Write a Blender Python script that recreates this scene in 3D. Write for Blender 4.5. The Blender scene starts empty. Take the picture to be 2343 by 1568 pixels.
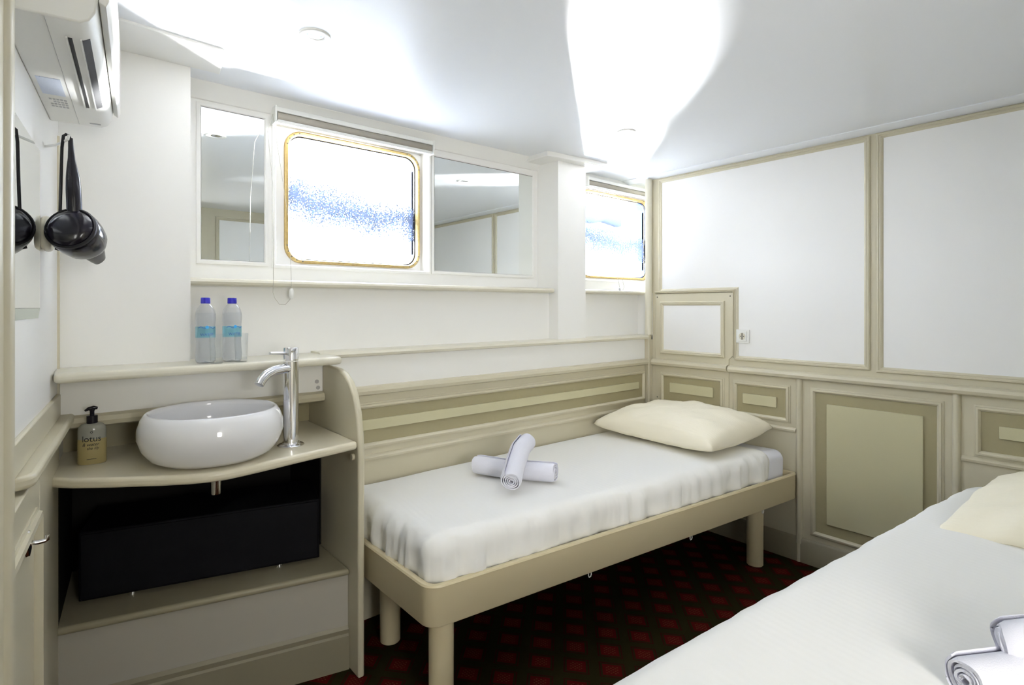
import bpy, bmesh, math, random
from mathutils import Vector, noise
R = math.radians
random.seed(7)
S = bpy.context.scene
COL = S.collection

# ---------------------------------------------------------------- camera
cd = bpy.data.cameras.new('camera'); cam = bpy.data.objects.new('camera', cd); COL.objects.link(cam)
cam.location = (0, 0, 1.35); cam.rotation_euler = (R(90), 0, R(-40))
cd.sensor_width = 36; cd.lens = 36 * 1265 / 2343; cd.shift_y = -(784 - 702) / 2343; cd.clip_start = .02
S.camera = cam
# ---------------------------------------------------------------- world, daylight, exposure
S.view_settings.view_transform = 'Standard'; S.view_settings.look = 'None'
S.view_settings.gamma = 1; S.view_settings.use_curve_mapping = False
S.view_settings.exposure = 0.15
W = bpy.data.worlds.new('sky'); S.world = W; W.use_nodes = True
SKY, SEA, GLINT, FILL = 37, 14, 112, 52
def world_nodes():      # bright hazy sky above the horizon, duller water below it
    nt = W.node_tree; bg = nt.nodes['Background']; tc = nt.nodes.new('ShaderNodeTexCoord'); sp = nt.nodes.new('ShaderNodeSeparateXYZ')
    mr = nt.nodes.new('ShaderNodeMapRange'); mr.inputs['From Min'].default_value = -.06; mr.inputs['From Max'].default_value = .02
    mx = nt.nodes.new('ShaderNodeMix'); mx.data_type = 'RGBA'
    mx.inputs[6].default_value = (.88 * SEA, .95 * SEA, 1.02 * SEA, 1); mx.inputs[7].default_value = (.88 * SKY, .95 * SKY, 1.02 * SKY, 1)
    nt.links.new(tc.outputs['Generated'], sp.inputs[0]); nt.links.new(sp.outputs[2], mr.inputs['Value']); nt.links.new(mr.outputs[0], mx.inputs[0])
    nt.links.new(mx.outputs[2], bg.inputs[0])
world_nodes()

def lamp(name, typ, energy, loc, color=(1, 1, 1), **k):
    l = bpy.data.lights.new(name, typ); l.energy = energy; l.color = color
    for a, b in k.items(): setattr(l, a, b)
    o = bpy.data.objects.new(name, l); COL.objects.link(o); o.location = loc
    return o
# low sun mirrored by the water: it comes in upwards through the portholes
glint = lamp('sun_glint_from_water', 'SUN', GLINT, (4, 5, -1), (1, .99, .97), angle=R(7))
glint.rotation_euler = Vector((-.72 * .955, -.69 * .955, .292)).to_track_quat('-Z', 'Y').to_euler()
for nm, x, w in (('window_light', 1.12, .66), ('window_light', 3.04, .66)):
    p = lamp(nm, 'AREA', 1, (x, 2.56, 1.83), shape='RECTANGLE', size=w, size_y=.58)
    p.rotation_euler = (R(-90), 0, 0); p.data.cycles.is_portal = True
# added fill lamp, unseen, shining in through the doorway behind the camera
dw = lamp('corridor_fill', 'AREA', FILL, (.0, -1.45, 1.5), (1, .99, .96), shape='RECTANGLE', size=1.0, size_y=.9)
dw.rotation_euler = (R(90), 0, R(-25))
S.cycles.use_denoising = True
S.cycles.max_bounces = 12; S.cycles.diffuse_bounces = 8; S.cycles.glossy_bounces = 5
S.cycles.transmission_bounces = 8; S.cycles.transparent_max_bounces = 14
S.cycles.sample_clamp_indirect = 8; S.cycles.caustics_refractive = False

# ---------------------------------------------------------------- materials
def mat(name, col, rough=.5, metal=0, bump=0, bscale=60, var=0, coat=0, spec=.5, trans=0, ior=1.45, bdist=.002):
    m = bpy.data.materials.new(name); m.use_nodes = True
    nt = m.node_tree; b = nt.nodes['Principled BSDF']
    b.inputs['Base Color'].default_value = (*col, 1); b.inputs['Roughness'].default_value = rough
    b.inputs['Metallic'].default_value = metal; b.inputs['Specular IOR Level'].default_value = spec
    b.inputs['Coat Weight'].default_value = coat; b.inputs['Transmission Weight'].default_value = trans
    b.inputs['IOR'].default_value = ior
    if bump or var:
        tc = nt.nodes.new('ShaderNodeTexCoord'); n = nt.nodes.new('ShaderNodeTexNoise')
        n.inputs['Scale'].default_value = bscale; n.inputs['Detail'].default_value = 5
        nt.links.new(tc.outputs['Object'], n.inputs['Vector'])
        if bump:
            bn = nt.nodes.new('ShaderNodeBump'); bn.inputs['Strength'].default_value = bump
            bn.inputs['Distance'].default_value = bdist
            nt.links.new(n.outputs['Fac'], bn.inputs['Height']); nt.links.new(bn.outputs['Normal'], b.inputs['Normal'])
        if var:
            mx = nt.nodes.new('ShaderNodeMix'); mx.data_type = 'RGBA'
            mx.inputs[6].default_value = (*[c * (1 - var) for c in col], 1)
            mx.inputs[7].default_value = (*[min(1, c * (1 + var)) for c in col], 1)
            nt.links.new(n.outputs['Fac'], mx.inputs[0]); nt.links.new(mx.outputs[2], b.inputs['Base Color'])
    return m
M = dict(
    white=mat('white_paint', (.84, .835, .81), .38),
    ceil=mat('ceiling_paint', (.83, .85, .885), .32, bump=.04, bscale=12),
    panel=mat('white_wall_panel', (.86, .855, .84), .35),
    beige=mat('beige_gloss_paint', (.54, .50, .375), .34),
    dark=mat('taupe_paint', (.30, .265, .155), .38, var=.03),
    inset=mat('khaki_paint', (.49, .46, .30), .30),
    ledge=mat('pale_ledge_paint', (.66, .63, .52), .3),
    counter=mat('taupe_counter', (.66, .61, .47), .28, coat=.2, var=.03),
    ceramic=mat('white_ceramic', (.80, .80, .82), .08, coat=.5),
    chrome=mat('chrome', (.82, .82, .84), .07, 1),
    mirror=mat('mirror_glass', (.90, .93, .92), .0, 1),
    brass=mat('worn_brass', (.42, .31, .13), .42, .8, bump=.3, bscale=90, var=.3),
    plinth=mat('shade_darkened_plinth', (.40, .38, .33), .4),  # white plinth with the shade near the floor put into its colour
    skirt=mat('shade_darkened_skirting', (.24, .215, .15), .4),  # beige skirting and baseboard, colour darkened to carry the low shade
    bed=mat('cream_bed_metal', (.61, .53, .345), .36),
    sheet=mat('white_cotton_sheet', (.78, .79, .86), .85, bump=.25, bscale=40, spec=.2),
    spread=mat('cream_bedspread', (.82, .815, .785), .85, bump=.12, bscale=55, spec=.2),
    pillow=mat('cream_pillowcase', (.85, .80, .65), .8, bump=.1, bscale=70, spec=.2),
    towel=mat('white_terry', (.72, .72, .79), .95, bump=.55, bscale=420, spec=.1),
    plastic=mat('white_plastic', (.80, .80, .77), .3),
    grey=mat('grey_plastic', (.45, .45, .46), .4),
    black=mat('black_plastic', (.008, .007, .012), .16),
    dull=mat('dull_black', (.004, .004, .006), .6),
    boxm=mat('charcoal_box', (.004, .004, .006), .6, spec=.15),
    cupboard_shade=mat('painted_cupboard_shade', (.012, .011, .010), .7, spec=.1),  # near-black colour that paints in the shade of the cupboard
    reveal=mat('blue_outer_reveal', (.05, .10, .30), .5, var=.25, bscale=60),
    shelfm=mat('shade_darkened_shelf', (.30, .27, .185), .45),  # shelf colour lowered to hold the dimness of the deep recess
    taupe_fabric=mat('taupe_blind_fabric', (.30, .275, .235), .8),
    cap=mat('blue_cap', (.012, .01, .30), .35),
    rubber=mat('screw_grey', (.12, .11, .09), .5),
    cord=mat('pale_cord', (.40, .38, .33), .8),
    ink=mat('black_ink', (.02, .02, .018), .6),
    blueink=mat('blue_ink', (.03, .12, .42), .5),
    skyink=mat('sky_blue_ink', (.05, .36, .72), .5),
    hull=mat('outside_white_paint', (.80, .82, .84), .6, var=.04),
    hullgrey=mat('shade_darkened_grey', (.05, .052, .056), .6, var=.1),  # ribs and straps darkened in colour to look shaded outside
    hullblue=mat('shade_darkened_blue_net', (.03, .043, .09), .7, var=.5, bscale=80),  # fender blue, likewise darkened for outdoor shade
    pipe=mat('shade_darkened_pipe', (.20, .205, .21), .5),  # white pipes, outdoor shade put into the colour
    amber=mat('amber_gel', (.33, .27, .125), .25),
    clearplastic=mat('smoky_clear_plastic', (.27, .27, .235), .15),
)
def stripes(m, ang, scale, strength):      # fine woven ribs as a bump
    nt = m.node_tree; b = nt.nodes['Principled BSDF']
    tc = nt.nodes.new('ShaderNodeTexCoord'); mp = nt.nodes.new('ShaderNodeMapping'); w = nt.nodes.new('ShaderNodeTexWave')
    mp.inputs['Rotation'].default_value = (0, 0, ang); w.inputs['Scale'].default_value = scale; w.inputs['Distortion'].default_value = .6
    bn = nt.nodes.new('ShaderNodeBump'); bn.inputs['Strength'].default_value = strength; bn.inputs['Distance'].default_value = .002
    nt.links.new(tc.outputs['Object'], mp.inputs['Vector']); nt.links.new(mp.outputs['Vector'], w.inputs['Vector'])
    nt.links.new(w.outputs['Fac'], bn.inputs['Height'])
    old = [l.from_socket for l in nt.links if l.to_socket == b.inputs['Normal']]
    if old: nt.links.new(old[0], bn.inputs['Normal'])
    nt.links.new(bn.outputs['Normal'], b.inputs['Normal'])
stripes(M['pillow'], R(0), 22, .22); stripes(M['spread'], R(8), 14, .10)

def clear(name, tint, gloss=.12, fres=1.45):
    m = bpy.data.materials.new(name); m.use_nodes = True; nt = m.node_tree; nt.nodes.clear()
    o = nt.nodes.new('ShaderNodeOutputMaterial'); t = nt.nodes.new('ShaderNodeBsdfTransparent'); g = nt.nodes.new('ShaderNodeBsdfGlossy')
    lw = nt.nodes.new('ShaderNodeLayerWeight'); lw.inputs[0].default_value = .25; mk = nt.nodes.new('ShaderNodeMath'); mk.operation = 'MULTIPLY'; mk.inputs[1].default_value = .45; nt.links.new(lw.outputs['Facing'], mk.inputs[0]); mx = nt.nodes.new('ShaderNodeMixShader')
    t.inputs[0].default_value = (*tint, 1); g.inputs['Roughness'].default_value = .03
    nt.links.new(mk.outputs[0], mx.inputs[0]); nt.links.new(t.outputs[0], mx.inputs[1]); nt.links.new(g.outputs[0], mx.inputs[2])
    nt.links.new(mx.outputs[0], o.inputs[0]); return m
M['tumbler'] = clear('clear_glass', (.97, .98, .985))
M['petclear'] = clear('clear_bottle_plastic', (.90, .91, .93))
M['water'] = mat('water', (.93, .95, .97), .0, trans=1, ior=1.04, spec=.1)

def window_glass():      # pane with a crust of salt: scratchy blue-grey specks in a ragged band, faint streaks above
    m = bpy.data.materials.new('salt_stained_glass'); m.use_nodes = True; nt = m.node_tree; nt.nodes.clear(); N = nt.nodes.new; L = nt.links.new
    o = N('ShaderNodeOutputMaterial'); t = N('ShaderNodeBsdfTransparent'); d = N('ShaderNodeBsdfDiffuse'); mx = N('ShaderNodeMixShader')
    d.inputs[0].default_value = (.30, .38, .60, 1); t.inputs[0].default_value = (.97, .98, 1, 1)
    tc = N('ShaderNodeTexCoord'); sp = N('ShaderNodeSeparateXYZ'); L(tc.outputs['Object'], sp.inputs[0])
    n1 = N('ShaderNodeTexNoise'); n1.inputs['Scale'].default_value = 185; n1.inputs['Detail'].default_value = 2; L(tc.outputs['Object'], n1.inputs['Vector'])
    n2 = N('ShaderNodeTexNoise'); n2.inputs['Scale'].default_value = 6; n2.inputs['Detail'].default_value = 3; L(tc.outputs['Object'], n2.inputs['Vector'])
    def math_(op, a, b=None, c=None):
        q = N('ShaderNodeMath'); q.operation = op
        for i, v in enumerate((a, b, c)):
            if v is None: continue
            if isinstance(v, (int, float)): q.inputs[i].default_value = v
            else: L(v, q.inputs[i])
        return q.outputs[0]
    # band centre drops slowly with x, its height wobbles
    zc = math_('ADD', sp.outputs[2], math_('MULTIPLY', sp.outputs[0], .10))
    zc = math_('ADD', zc, math_('MULTIPLY', math_('SUBTRACT', n2.outputs['Fac'], .5), .16))
    band = math_('SUBTRACT', 1, math_('MULTIPLY', math_('ABSOLUTE', math_('SUBTRACT', zc, -.035)), 11))
    band = math_('MAXIMUM', band, 0)
    sp1 = math_('GREATER_THAN', math_('ADD', n1.outputs['Fac'], math_('MULTIPLY', band, .16)), .578)
    f = math_('MULTIPLY', math_('MULTIPLY', sp1, math_('GREATER_THAN', band, .02)), 1.0)
    L(f, mx.inputs[0]); L(t.outputs[0], mx.inputs[1]); L(d.outputs[0], mx.inputs[2]); L(mx.outputs[0], o.inputs[0]); return m
M['pane'] = window_glass()

def carpet_mat():
    m = bpy.data.materials.new('patterned_carpet'); m.use_nodes = True; nt = m.node_tree; N = nt.nodes.new; L = nt.links.new
    b = nt.nodes['Principled BSDF']; b.inputs['Roughness'].default_value = 1; b.inputs['Specular IOR Level'].default_value = .05
    tc = N('ShaderNodeTexCoord'); sp = N('ShaderNodeSeparateXYZ'); L(tc.outputs['Object'], sp.inputs[0]); X, Y = sp.outputs[0], sp.outputs[1]
    def q(op, a, b_=None):
        n = N('ShaderNodeMath'); n.operation = op
        for i, v in enumerate((a, b_)):
            if v is None: continue
            if isinstance(v, (int, float)): n.inputs[i].default_value = v
            else: L(v, n.inputs[i])
        return n.outputs[0]
    # lattice e2=(.084,.083), e3=(.084,-.103) through (1.604,1.333)
    det = .084 * -.103 - .084 * .083
    dx, dy = q('SUBTRACT', X, 1.604), q('SUBTRACT', Y, 1.333)
    a = q('ADD', q('MULTIPLY', dx, -.103 / det), q('MULTIPLY', dy, -.084 / det))
    c = q('ADD', q('MULTIPLY', dx, -.083 / det), q('MULTIPLY', dy, .084 / det))
    fa = q('SUBTRACT', q('FRACT', q('ADD', a, .5)), .5); fc = q('SUBTRACT', q('FRACT', q('ADD', c, .5)), .5)
    mxm = q('MAXIMUM', q('ABSOLUTE', fa), q('ABSOLUTE', fc))
    inner = q('LESS_THAN', mxm, .27); outline = q('MULTIPLY', q('LESS_THAN', mxm, .36), q('GREATER_THAN', mxm, .32))
    dots = q('MULTIPLY', q('LESS_THAN', mxm, .17), q('GREATER_THAN', q('MULTIPLY', q('SINE', q('MULTIPLY', fa, 52)), q('SINE', q('MULTIPLY', fc, 52))), .35))
    def mix(f, c1, c2):
        n = N('ShaderNodeMix'); n.data_type = 'RGBA'; L(f, n.inputs[0])
        for i, cc in ((6, c1), (7, c2)):
            if isinstance(cc, tuple): n.inputs[i].default_value = (*cc, 1)
            else: L(cc, n.inputs[i])
        return n.outputs[2]
    k = mix(inner, (.017, .014, .004), (.058, .003, .003)); k = mix(outline, k, (.030, .004, .002)); k = mix(dots, k, (.085, .032, .014))
    L(k, b.inputs['Base Color'])
    nz = N('ShaderNodeTexNoise'); nz.inputs['Scale'].default_value = 500; L(tc.outputs['Object'], nz.inputs['Vector'])
    bn = N('ShaderNodeBump'); bn.inputs['Strength'].default_value = .4; bn.inputs['Distance'].default_value = .003
    L(nz.outputs['Fac'], bn.inputs['Height']); L(bn.outputs['Normal'], b.inputs['Normal']); return m
M['carpet'] = carpet_mat()

# ---------------------------------------------------------------- mesh helpers
class MB:
    def __init__(s): s.v = []; s.f = []
    def add(s, v, f):
        o = len(s.v); s.v += [tuple(p) for p in v]; s.f += [[i + o for i in q] for q in f]; return s
    def box(s, x0, x1, y0, y1, z0, z1, fn=None):
        v = [(x, y, z) for z in (z0, z1) for y in (y0, y1) for x in (x0, x1)]
        if fn: v = [fn(*p) for p in v]
        return s.add(v, [(0, 1, 3, 2), (4, 6, 7, 5), (0, 4, 5, 1), (2, 3, 7, 6), (0, 2, 6, 4), (1, 5, 7, 3)])
    def prism(s, pts, a, b, fn):          # 2D outline pushed from a to b; fn(u,v,w)->xyz
        n = len(pts)
        return s.add([fn(u, v, a) for u, v in pts] + [fn(u, v, b) for u, v in pts],
                     [list(range(n)), list(range(2 * n - 1, n - 1, -1))] + [(i, (i + 1) % n, n + (i + 1) % n, n + i) for i in range(n)])
    def loft(s, rings, cap=True, closed=False):
        n = len(rings[0]); v = [p for r in rings for p in r]; f = []; m = len(rings)
        for k in range(m if closed else m - 1):
            for i in range(n):
                f.append((k * n + i, k * n + (i + 1) % n, ((k + 1) % m) * n + (i + 1) % n, ((k + 1) % m) * n + i))
        if cap and not closed: f += [list(range(n))[::-1], list(range((m - 1) * n, m * n))]
        return s.add(v, f)
    def lathe(s, prof, c=(0, 0, 0), n=32, sx=1, sy=1, fn=None, cap=True):   # prof: (r,z) bottom to top
        rs = []
        for r, z in prof:
            ring = [(c[0] + r * sx * math.cos(2 * math.pi * i / n), c[1] + r * sy * math.sin(2 * math.pi * i / n), c[2] + z) for i in range(n)]
            rs.append([fn(*p) for p in ring] if fn else ring)
        return s.loft(rs, cap)
    def tube(s, path, r, n=10, cap=True):
        P = [Vector(p) for p in path]; rs = []; up = None
        for i, p in enumerate(P):
            t = (P[min(i + 1, len(P) - 1)] - P[max(i - 1, 0)]).normalized()
            if up is None: up = t.orthogonal().normalized()
            up = (up - t * up.dot(t)).normalized(); w = t.cross(up); rr = r[i] if isinstance(r, (list, tuple)) else r
            rs.append([p + (up * math.cos(2 * math.pi * k / n) + w * math.sin(2 * math.pi * k / n)) * rr for k in range(n)])
        return s.loft(rs, cap)
    def mould(s, pts, prof, fn):          # mitred moulding round a closed outline; prof: (inset,height)
        n = len(pts); rs = []
        ar = sum(pts[i][0] * pts[(i + 1) % n][1] - pts[(i + 1) % n][0] * pts[i][1] for i in range(n)); sg = 1 if ar > 0 else -1
        for ins, h in prof:
            ring = []
            for i in range(n):
                p0, p1, p2 = Vector(pts[i - 1]), Vector(pts[i]), Vector(pts[(i + 1) % n])
                d1 = (p1 - p0).normalized(); d2 = (p2 - p1).normalized()
                n1 = Vector((-d1.y, d1.x)) * sg; n2 = Vector((-d2.y, d2.x)) * sg
                b = (n1 + n2); b = b / max(1e-6, b.dot(n1)); q = p1 + b * ins
                ring.append(fn(q.x, q.y, h))
            rs.append(ring)
        return s.loft(rs, cap=False, closed=True)

def obj(name, mb, m, parent=None, loc=None, bevel=0, seg=2, smooth=38, sub=0):
    me = bpy.data.meshes.new(name); me.from_pydata(mb.v, [], mb.f)
    bm = bmesh.new(); bm.from_mesh(me); bmesh.ops.remove_doubles(bm, verts=bm.verts, dist=1e-6)
    bmesh.ops.recalc_face_normals(bm, faces=bm.faces); bm.to_mesh(me); bm.free()
    me.materials.append(M[m] if isinstance(m, str) else m)
    for p in me.polygons: p.use_smooth = True
    me.set_sharp_from_angle(angle=R(smooth))
    o = bpy.data.objects.new(name, me); COL.objects.link(o)
    if parent: o.parent = parent
    if loc: o.location = loc
    if bevel:
        b = o.modifiers.new('edge', 'BEVEL'); b.width = bevel; b.segments = seg; b.limit_method = 'ANGLE'; b.angle_limit = R(40); b.harden_normals = False
    if sub:
        q = o.modifiers.new('smooth', 'SUBSURF'); q.levels = sub; q.render_levels = sub
    return o
def tag(o, label, cat, group=None):
    o['label'] = label; o['category'] = cat
    if group: o['group'] = group
    return o
def thing(name, label, cat, loc=(0, 0, 0), rz=0, group=None):
    o = bpy.data.objects.new(name, None); COL.objects.link(o); o.location = loc; o.rotation_euler = (0, 0, rz)
    o.empty_display_size = .05
    return tag(o, label, cat, group)
def struct(name, mb, m, parent=None, **k):
    o = obj(name, mb, m, parent, **k)
    if not parent: o['kind'] = 'structure'
    return o
def struct_empty(name):
    o = bpy.data.objects.new(name, None); COL.objects.link(o); o['kind'] = 'structure'; return o
def dup(root, loc, label, rz=None):
    r = root.copy(); COL.objects.link(r); r.location = loc; r['label'] = label
    if rz is not None: r.rotation_euler = (0, 0, rz)
    for ch in list(root.children):
        c = ch.copy(); COL.objects.link(c); c.parent = r
        for g in list(ch.children):
            d = g.copy(); COL.objects.link(d); d.parent = c
    return r
def text_mesh(name, body, size, m, parent, place, align='CENTER', shear=0, thick=.0002):
    cu = bpy.data.curves.new(name, 'FONT'); cu.body = body; cu.size = size; cu.align_x = align; cu.align_y = 'CENTER'; cu.shear = shear; cu.extrude = thick
    t = bpy.data.objects.new(name, cu); COL.objects.link(t)
    me = bpy.data.meshes.new_from_object(t.evaluated_get(bpy.context.evaluated_depsgraph_get()))
    bpy.data.objects.remove(t)
    for v in me.vertices: v.co = place(v.co.x, v.co.y, v.co.z)
    me.materials.clear(); me.materials.append(M[m])
    o = bpy.data.objects.new(name, me); COL.objects.link(o); o.parent = parent; return o
def fold(x, y, z, s, a): return a * noise.noise(Vector((x * s, y * s, z * s)))

XR, YW, ZC = 3.06, 2.235, 2.207
wr = lambda a, b, h: (XR - h, a, b)            # right wall: a=y, b=z
ww = lambda a, b, h: (a, YW - h, b)            # window wall: a=x, b=z
ca, sa = math.cos(R(6)), math.sin(R(6))
def lw(s, n, z): return (.02 - sa * s + ca * n, 2.2 - ca * s - sa * n, z)   # left wall: s along, n out
FR = [(0, -.002), (0, .006), (.004, .011), (.010, .012), (.013, .008), (.018, .010), (.024, .006), (.028, .001), (.028, -.002)]
FR2 = [(0, -.002), (0, .004), (.006, .006), (.008, .013), (.016, .015), (.022, .010), (.026, .001), (.026, -.002)]
def rect(a0, a1, b0, b1): return [(a0, b0), (a1, b0), (a1, b1), (a0, b1)]
NOSE = [(0, -.020), (.018, -.020), (.029, -.014), (.034, 0), (.029, .014), (.018, .020), (0, .020)]   # (out, up)

# ================================================================= SETTING
struct('floor', MB().box(-.9, 3.7, -1.7, 2.8, -.12, 0), 'carpet')
struct('ceiling', MB().box(-.9, 3.7, -1.7, 2.8, ZC, ZC + .1), 'ceil')
# left wall
wl = struct('wall_left', MB().box(-.62, 3.2, -.3, 0, -.05, 2.26, lw), 'white')
obj('corner_batten', MB().box(-.008, .028, 2.213, YW + .002, 1.012, 1.88), 'beige', wl, bevel=.003)
obj('panel_trim', MB().box(.0, .98, -.002, .010, 1.012, 1.082, lw), 'beige', wl, bevel=.004)
obj('lower_panel', MB().box(.0, .52, -.002, .006, 0, .985, lw), 'beige', wl)
obj('stile', MB().box(.34, .47, 0, .014, 0, .985, lw), 'beige', wl, bevel=.004)
led = MB()
path = [(.745, 0), (.742, .014), (.73, .03), (.71, .037), (.6, .038), (.3, .040), (-.04, .041)]
led.prism([(s, n) for s, n in path] + [(-.04, -.01), (.745, -.01)], .984, 1.012, lambda s, n, z: lw(s, n, z))
obj('wall_ledge', led, 'beige', wl, bevel=.011, seg=4)
cs = struct('trim_1', MB().prism([(0, 0), (0, .040), (.012, .044), (.03, .040), (.036, .034), (.07, .030), (.12, .028), (.12, 0)], 0, ZC, lambda n, h, z: lw(.99 + n, h, z)), 'beige')
d1 = struct_empty('door_1')
obj('door_panel', MB().box(.545, .985, .002, .022, .01, .975, lw), 'beige', d1, bevel=.003)
obj('door_moulding', MB().mould(rect(.60, .97, .12, .91), FR2, lambda a, b, h: lw(a, .022 + h, b)), 'beige', d1)
hd = obj('lock_rosette', MB().lathe([(0, 0), (.024, 0), (.026, .004), (.024, .009), (.012, .011), (0, .011)], n=28, fn=lambda x, y, z: lw(.745 + x, .022 + z, .880 + y)), 'chrome', d1)
obj('turn_lever', MB().tube([lw(.745, .03, .880), lw(.745, .042, .879), lw(.742, .052, .879), lw(.741, .056, .881), lw(.741, .057, .890)], [.005, .0045, .0045, .005, .004]), 'chrome', hd)
# back wall behind the camera
wbm = MB(); wbm.box(-.9, .12, -.75, -.55, -.05, ZC + .05); wbm.box(1.0, 3.7, -.75, -.55, -.05, ZC + .05); wbm.box(.12, 1.0, -.75, -.55, 1.99, ZC + .05)
wb = struct('wall_back', wbm, 'beige')
struct('wall_added_corridor_seal', MB().box(-.9, 3.7, -1.75, -1.65, -.05, ZC + .05).box(-.95, -.85, -1.7, -.7, -.05, ZC + .05).box(2.0, 2.1, -1.7, -.7, -.05, ZC + .05), 'white')  # unseen enclosure beyond the doorway, added to seal off world light
obj('door_architrave', MB().mould(rect(.07, 1.05, -.02, 2.04), [(0, -.002), (0, .016), (.045, .020), (.050, .010), (.050, -.002)], lambda a, b, h: (a, -.55 + h, b)), 'beige', wb)
wbk = lambda a, b, h: (a, -.55 + h, b)
for a0, a1 in ((1.12, 1.98), (2.08, 2.94)):
    obj('white_panel', MB().box(a0 + .03, a1 - .03, -.553, -.547, 1.07, 2.11), 'panel', wb)
    obj('panel_moulding', MB().mould(rect(a0, a1, 1.04, 2.14), FR, wbk), 'beige', wb)
# right wall with its panelling
wrt = struct('wall_right', MB().box(XR, 3.45, -.75, 2.215, -.05, ZC + .05), 'beige')
obj('white_panel', MB().prism([(2.125, 1.445), (2.125, 2.158), (.958, 2.158), (.958, 1.062), (1.62, 1.062), (1.62, 1.445)], -.002, .003, wr), 'panel', wrt)
obj('white_panel', MB().box(-.42, .880, 0, 0, 0, 0) and MB().prism(rect(-.42, .882, 1.060, 2.158), -.002, .003, wr), 'panel', wrt)
obj('panel_moulding', MB().mould([(2.151, 1.437), (2.151, 2.180), (.938, 2.180), (.938, 1.040), (1.632, 1.040), (1.632, 1.437)], FR, wr), 'beige', wrt)
obj('panel_moulding', MB().mould(rect(-.45, .912, 1.034, 2.183), FR, wr), 'beige', wrt)
obj('chair_rail', MB().prism([(a, b) for a, b in NOSE], -.55, 1.660, lambda o, u, y: (XR - o, y, .986 + u)), 'beige', wrt)
def lower_panel(wall, fn, a0, a1, b0, b1, s0, s1, t0, t1, inset='inset'):
    obj('sunk_panel', MB().prism(rect(a0 + .02, a1 - .02, b0 + .02, b1 - .02), -.002, .002, fn), 'dark', wall)
    obj('panel_moulding', MB().mould(rect(a0, a1, b0, b1), FR2, fn), 'beige', wall)
    obj('raised_strip', MB().prism(rect(s0, s1, t0, t1), -.001, .012, fn), inset, wall, bevel=.0015)
lower_panel(wrt, wr, 1.315, 1.640, .722, .925, 1.387, 1.578, .797, .854)
lower_panel(wrt, wr, .650, 1.213, .155, .928, .725, 1.132, .236, .850)
lower_panel(wrt, wr, -.10, .547, .708, .928, -.02, .462, .797, .848)
for y in (1.268, .605):
    obj('post', MB().prism([(.016 * math.cos(t), .020 * math.sin(t)) for t in [math.pi * k / 8 for k in range(9)]] + [(-.016, -.004), (.016, -.004)], 0, .970, lambda a, h, z, y=y: (XR - h, y + a, z)), 'beige', wrt)
for y0, y1 in ((1.285, 1.66), (-.5, .588)):
    obj('bead', MB().prism([(0, -.012), (.010, -.010), (.012, 0), (.004, .010), (0, .012)], y0, y1, lambda o, u, y: (XR - o, y, .690 + u)), 'beige', wrt)
bb = struct('baseboard_right', MB().prism([(0, 0), (.016, 0), (.016, .094), (.012, .100), (.012, .118), (.006, .126), (0, .128)], -.55, 2.2, lambda o, z, y: (XR - o, y, z)), 'skirt')
cv = struct('trim_2', MB().prism([(XR + .002, 2.186), (XR + .002, ZC + .002), (3.0, ZC + .002), (3.0, ZC - .004), (XR - .012, 2.190)], -.55, 2.4, lambda x, z, y: (x, y, z)), 'ceil')
po = struct('trim_3', MB().prism([(3.012 + .028 * (1 - math.cos(t)), 2.225 - .030 * math.sin(t)) for t in [math.pi * k / 8 for k in range(9)]], 1.165, 2.19, lambda x, y, z: (x, y, z)), 'ledge')
po2 = struct('trim_4', MB().box(3.020, XR, 2.2, YW + .01, 0, 1.165), 'beige', bevel=.004)

# window wall: lower part, piers, niches, upper frame with the two openings
wf = MB()
wf.box(.886, 3.5, YW, 2.75, -.05, 1.135)             # wainscot body
wf.box(-.15, .886, YW, 2.75, .990, 1.135)            # board above the basin
wf.box(-.15, .886, 2.40, 2.75, .80, .990)            # back of the basin recess
wf.box(-.15, .886, 2.62, 2.75, -.05, .82)            # back of the cupboard
wf.box(-.15, .387, YW, 2.75, 1.135, 2.25)            # left pier
wf.box(2.217, 2.446, YW, 2.75, 1.135, 2.25)          # middle pier
wf.box(.387, 2.217, 2.31, 2.55, 1.135, 1.44)         # niche backs
wf.box(2.446, 3.5, 2.31, 2.55, 1.135, 1.44)
wf.box(3.045, 3.5, 2.2, 2.32, 1.135, 1.44)           # right reveal
wf.box(3.42, 3.6, 2.2, 2.75, -.05, 2.25)
XH = ((.733, 1.467), (2.60, 3.40))                   # openings
Z0, Z1 = 1.530, 2.130
for x0, x1 in ((.38, .733), (1.467, 2.22), (2.44, 2.60), (3.40, 3.5)): wf.box(x0, x1, 2.41, 2.53, 1.44, 2.25)
for x0, x1 in XH: wf.box(x0, x1, 2.41, 2.53, 1.44, Z0); wf.box(x0, x1, 2.41, 2.53, Z1, 2.25)
wfo = struct('wall_front', wf, 'white')
obj('chair_rail', MB().prism(NOSE, .886, 3.03, lambda o, u, x: (x, YW - o, .988 + u)), 'beige', wfo)
obj('chair_rail', MB().prism(NOSE, .0, .859, lambda o, u, x: (x, YW - o, .985 + u)), 'beige', wfo)
obj('wainscot', MB().prism(rect(.887, 3.019, .0, .968), -.002, .003, ww), 'beige', wfo)
lower_panel(wfo, lambda a, b, h: ww(a, b, h + .003), .93, 3.012, .735, .935, .985, 2.94, .818, .862)
obj('bead', MB().prism([(0, -.012), (.010, -.010), (.012, 0), (.004, .010), (0, .012)], .887, 3.019, lambda o, u, x: (x, YW - .003 - o, .697 + u)), 'beige', wfo)
obj('ledge', MB().prism([(2.33, 1.137), (2.216, 1.137), (2.205, 1.141), (2.200, 1.151), (2.205, 1.161), (2.216, 1.165), (2.33, 1.165)], .84, 3.05, lambda y, z, x: (x, y, z)), 'ledge', wfo)
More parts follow.
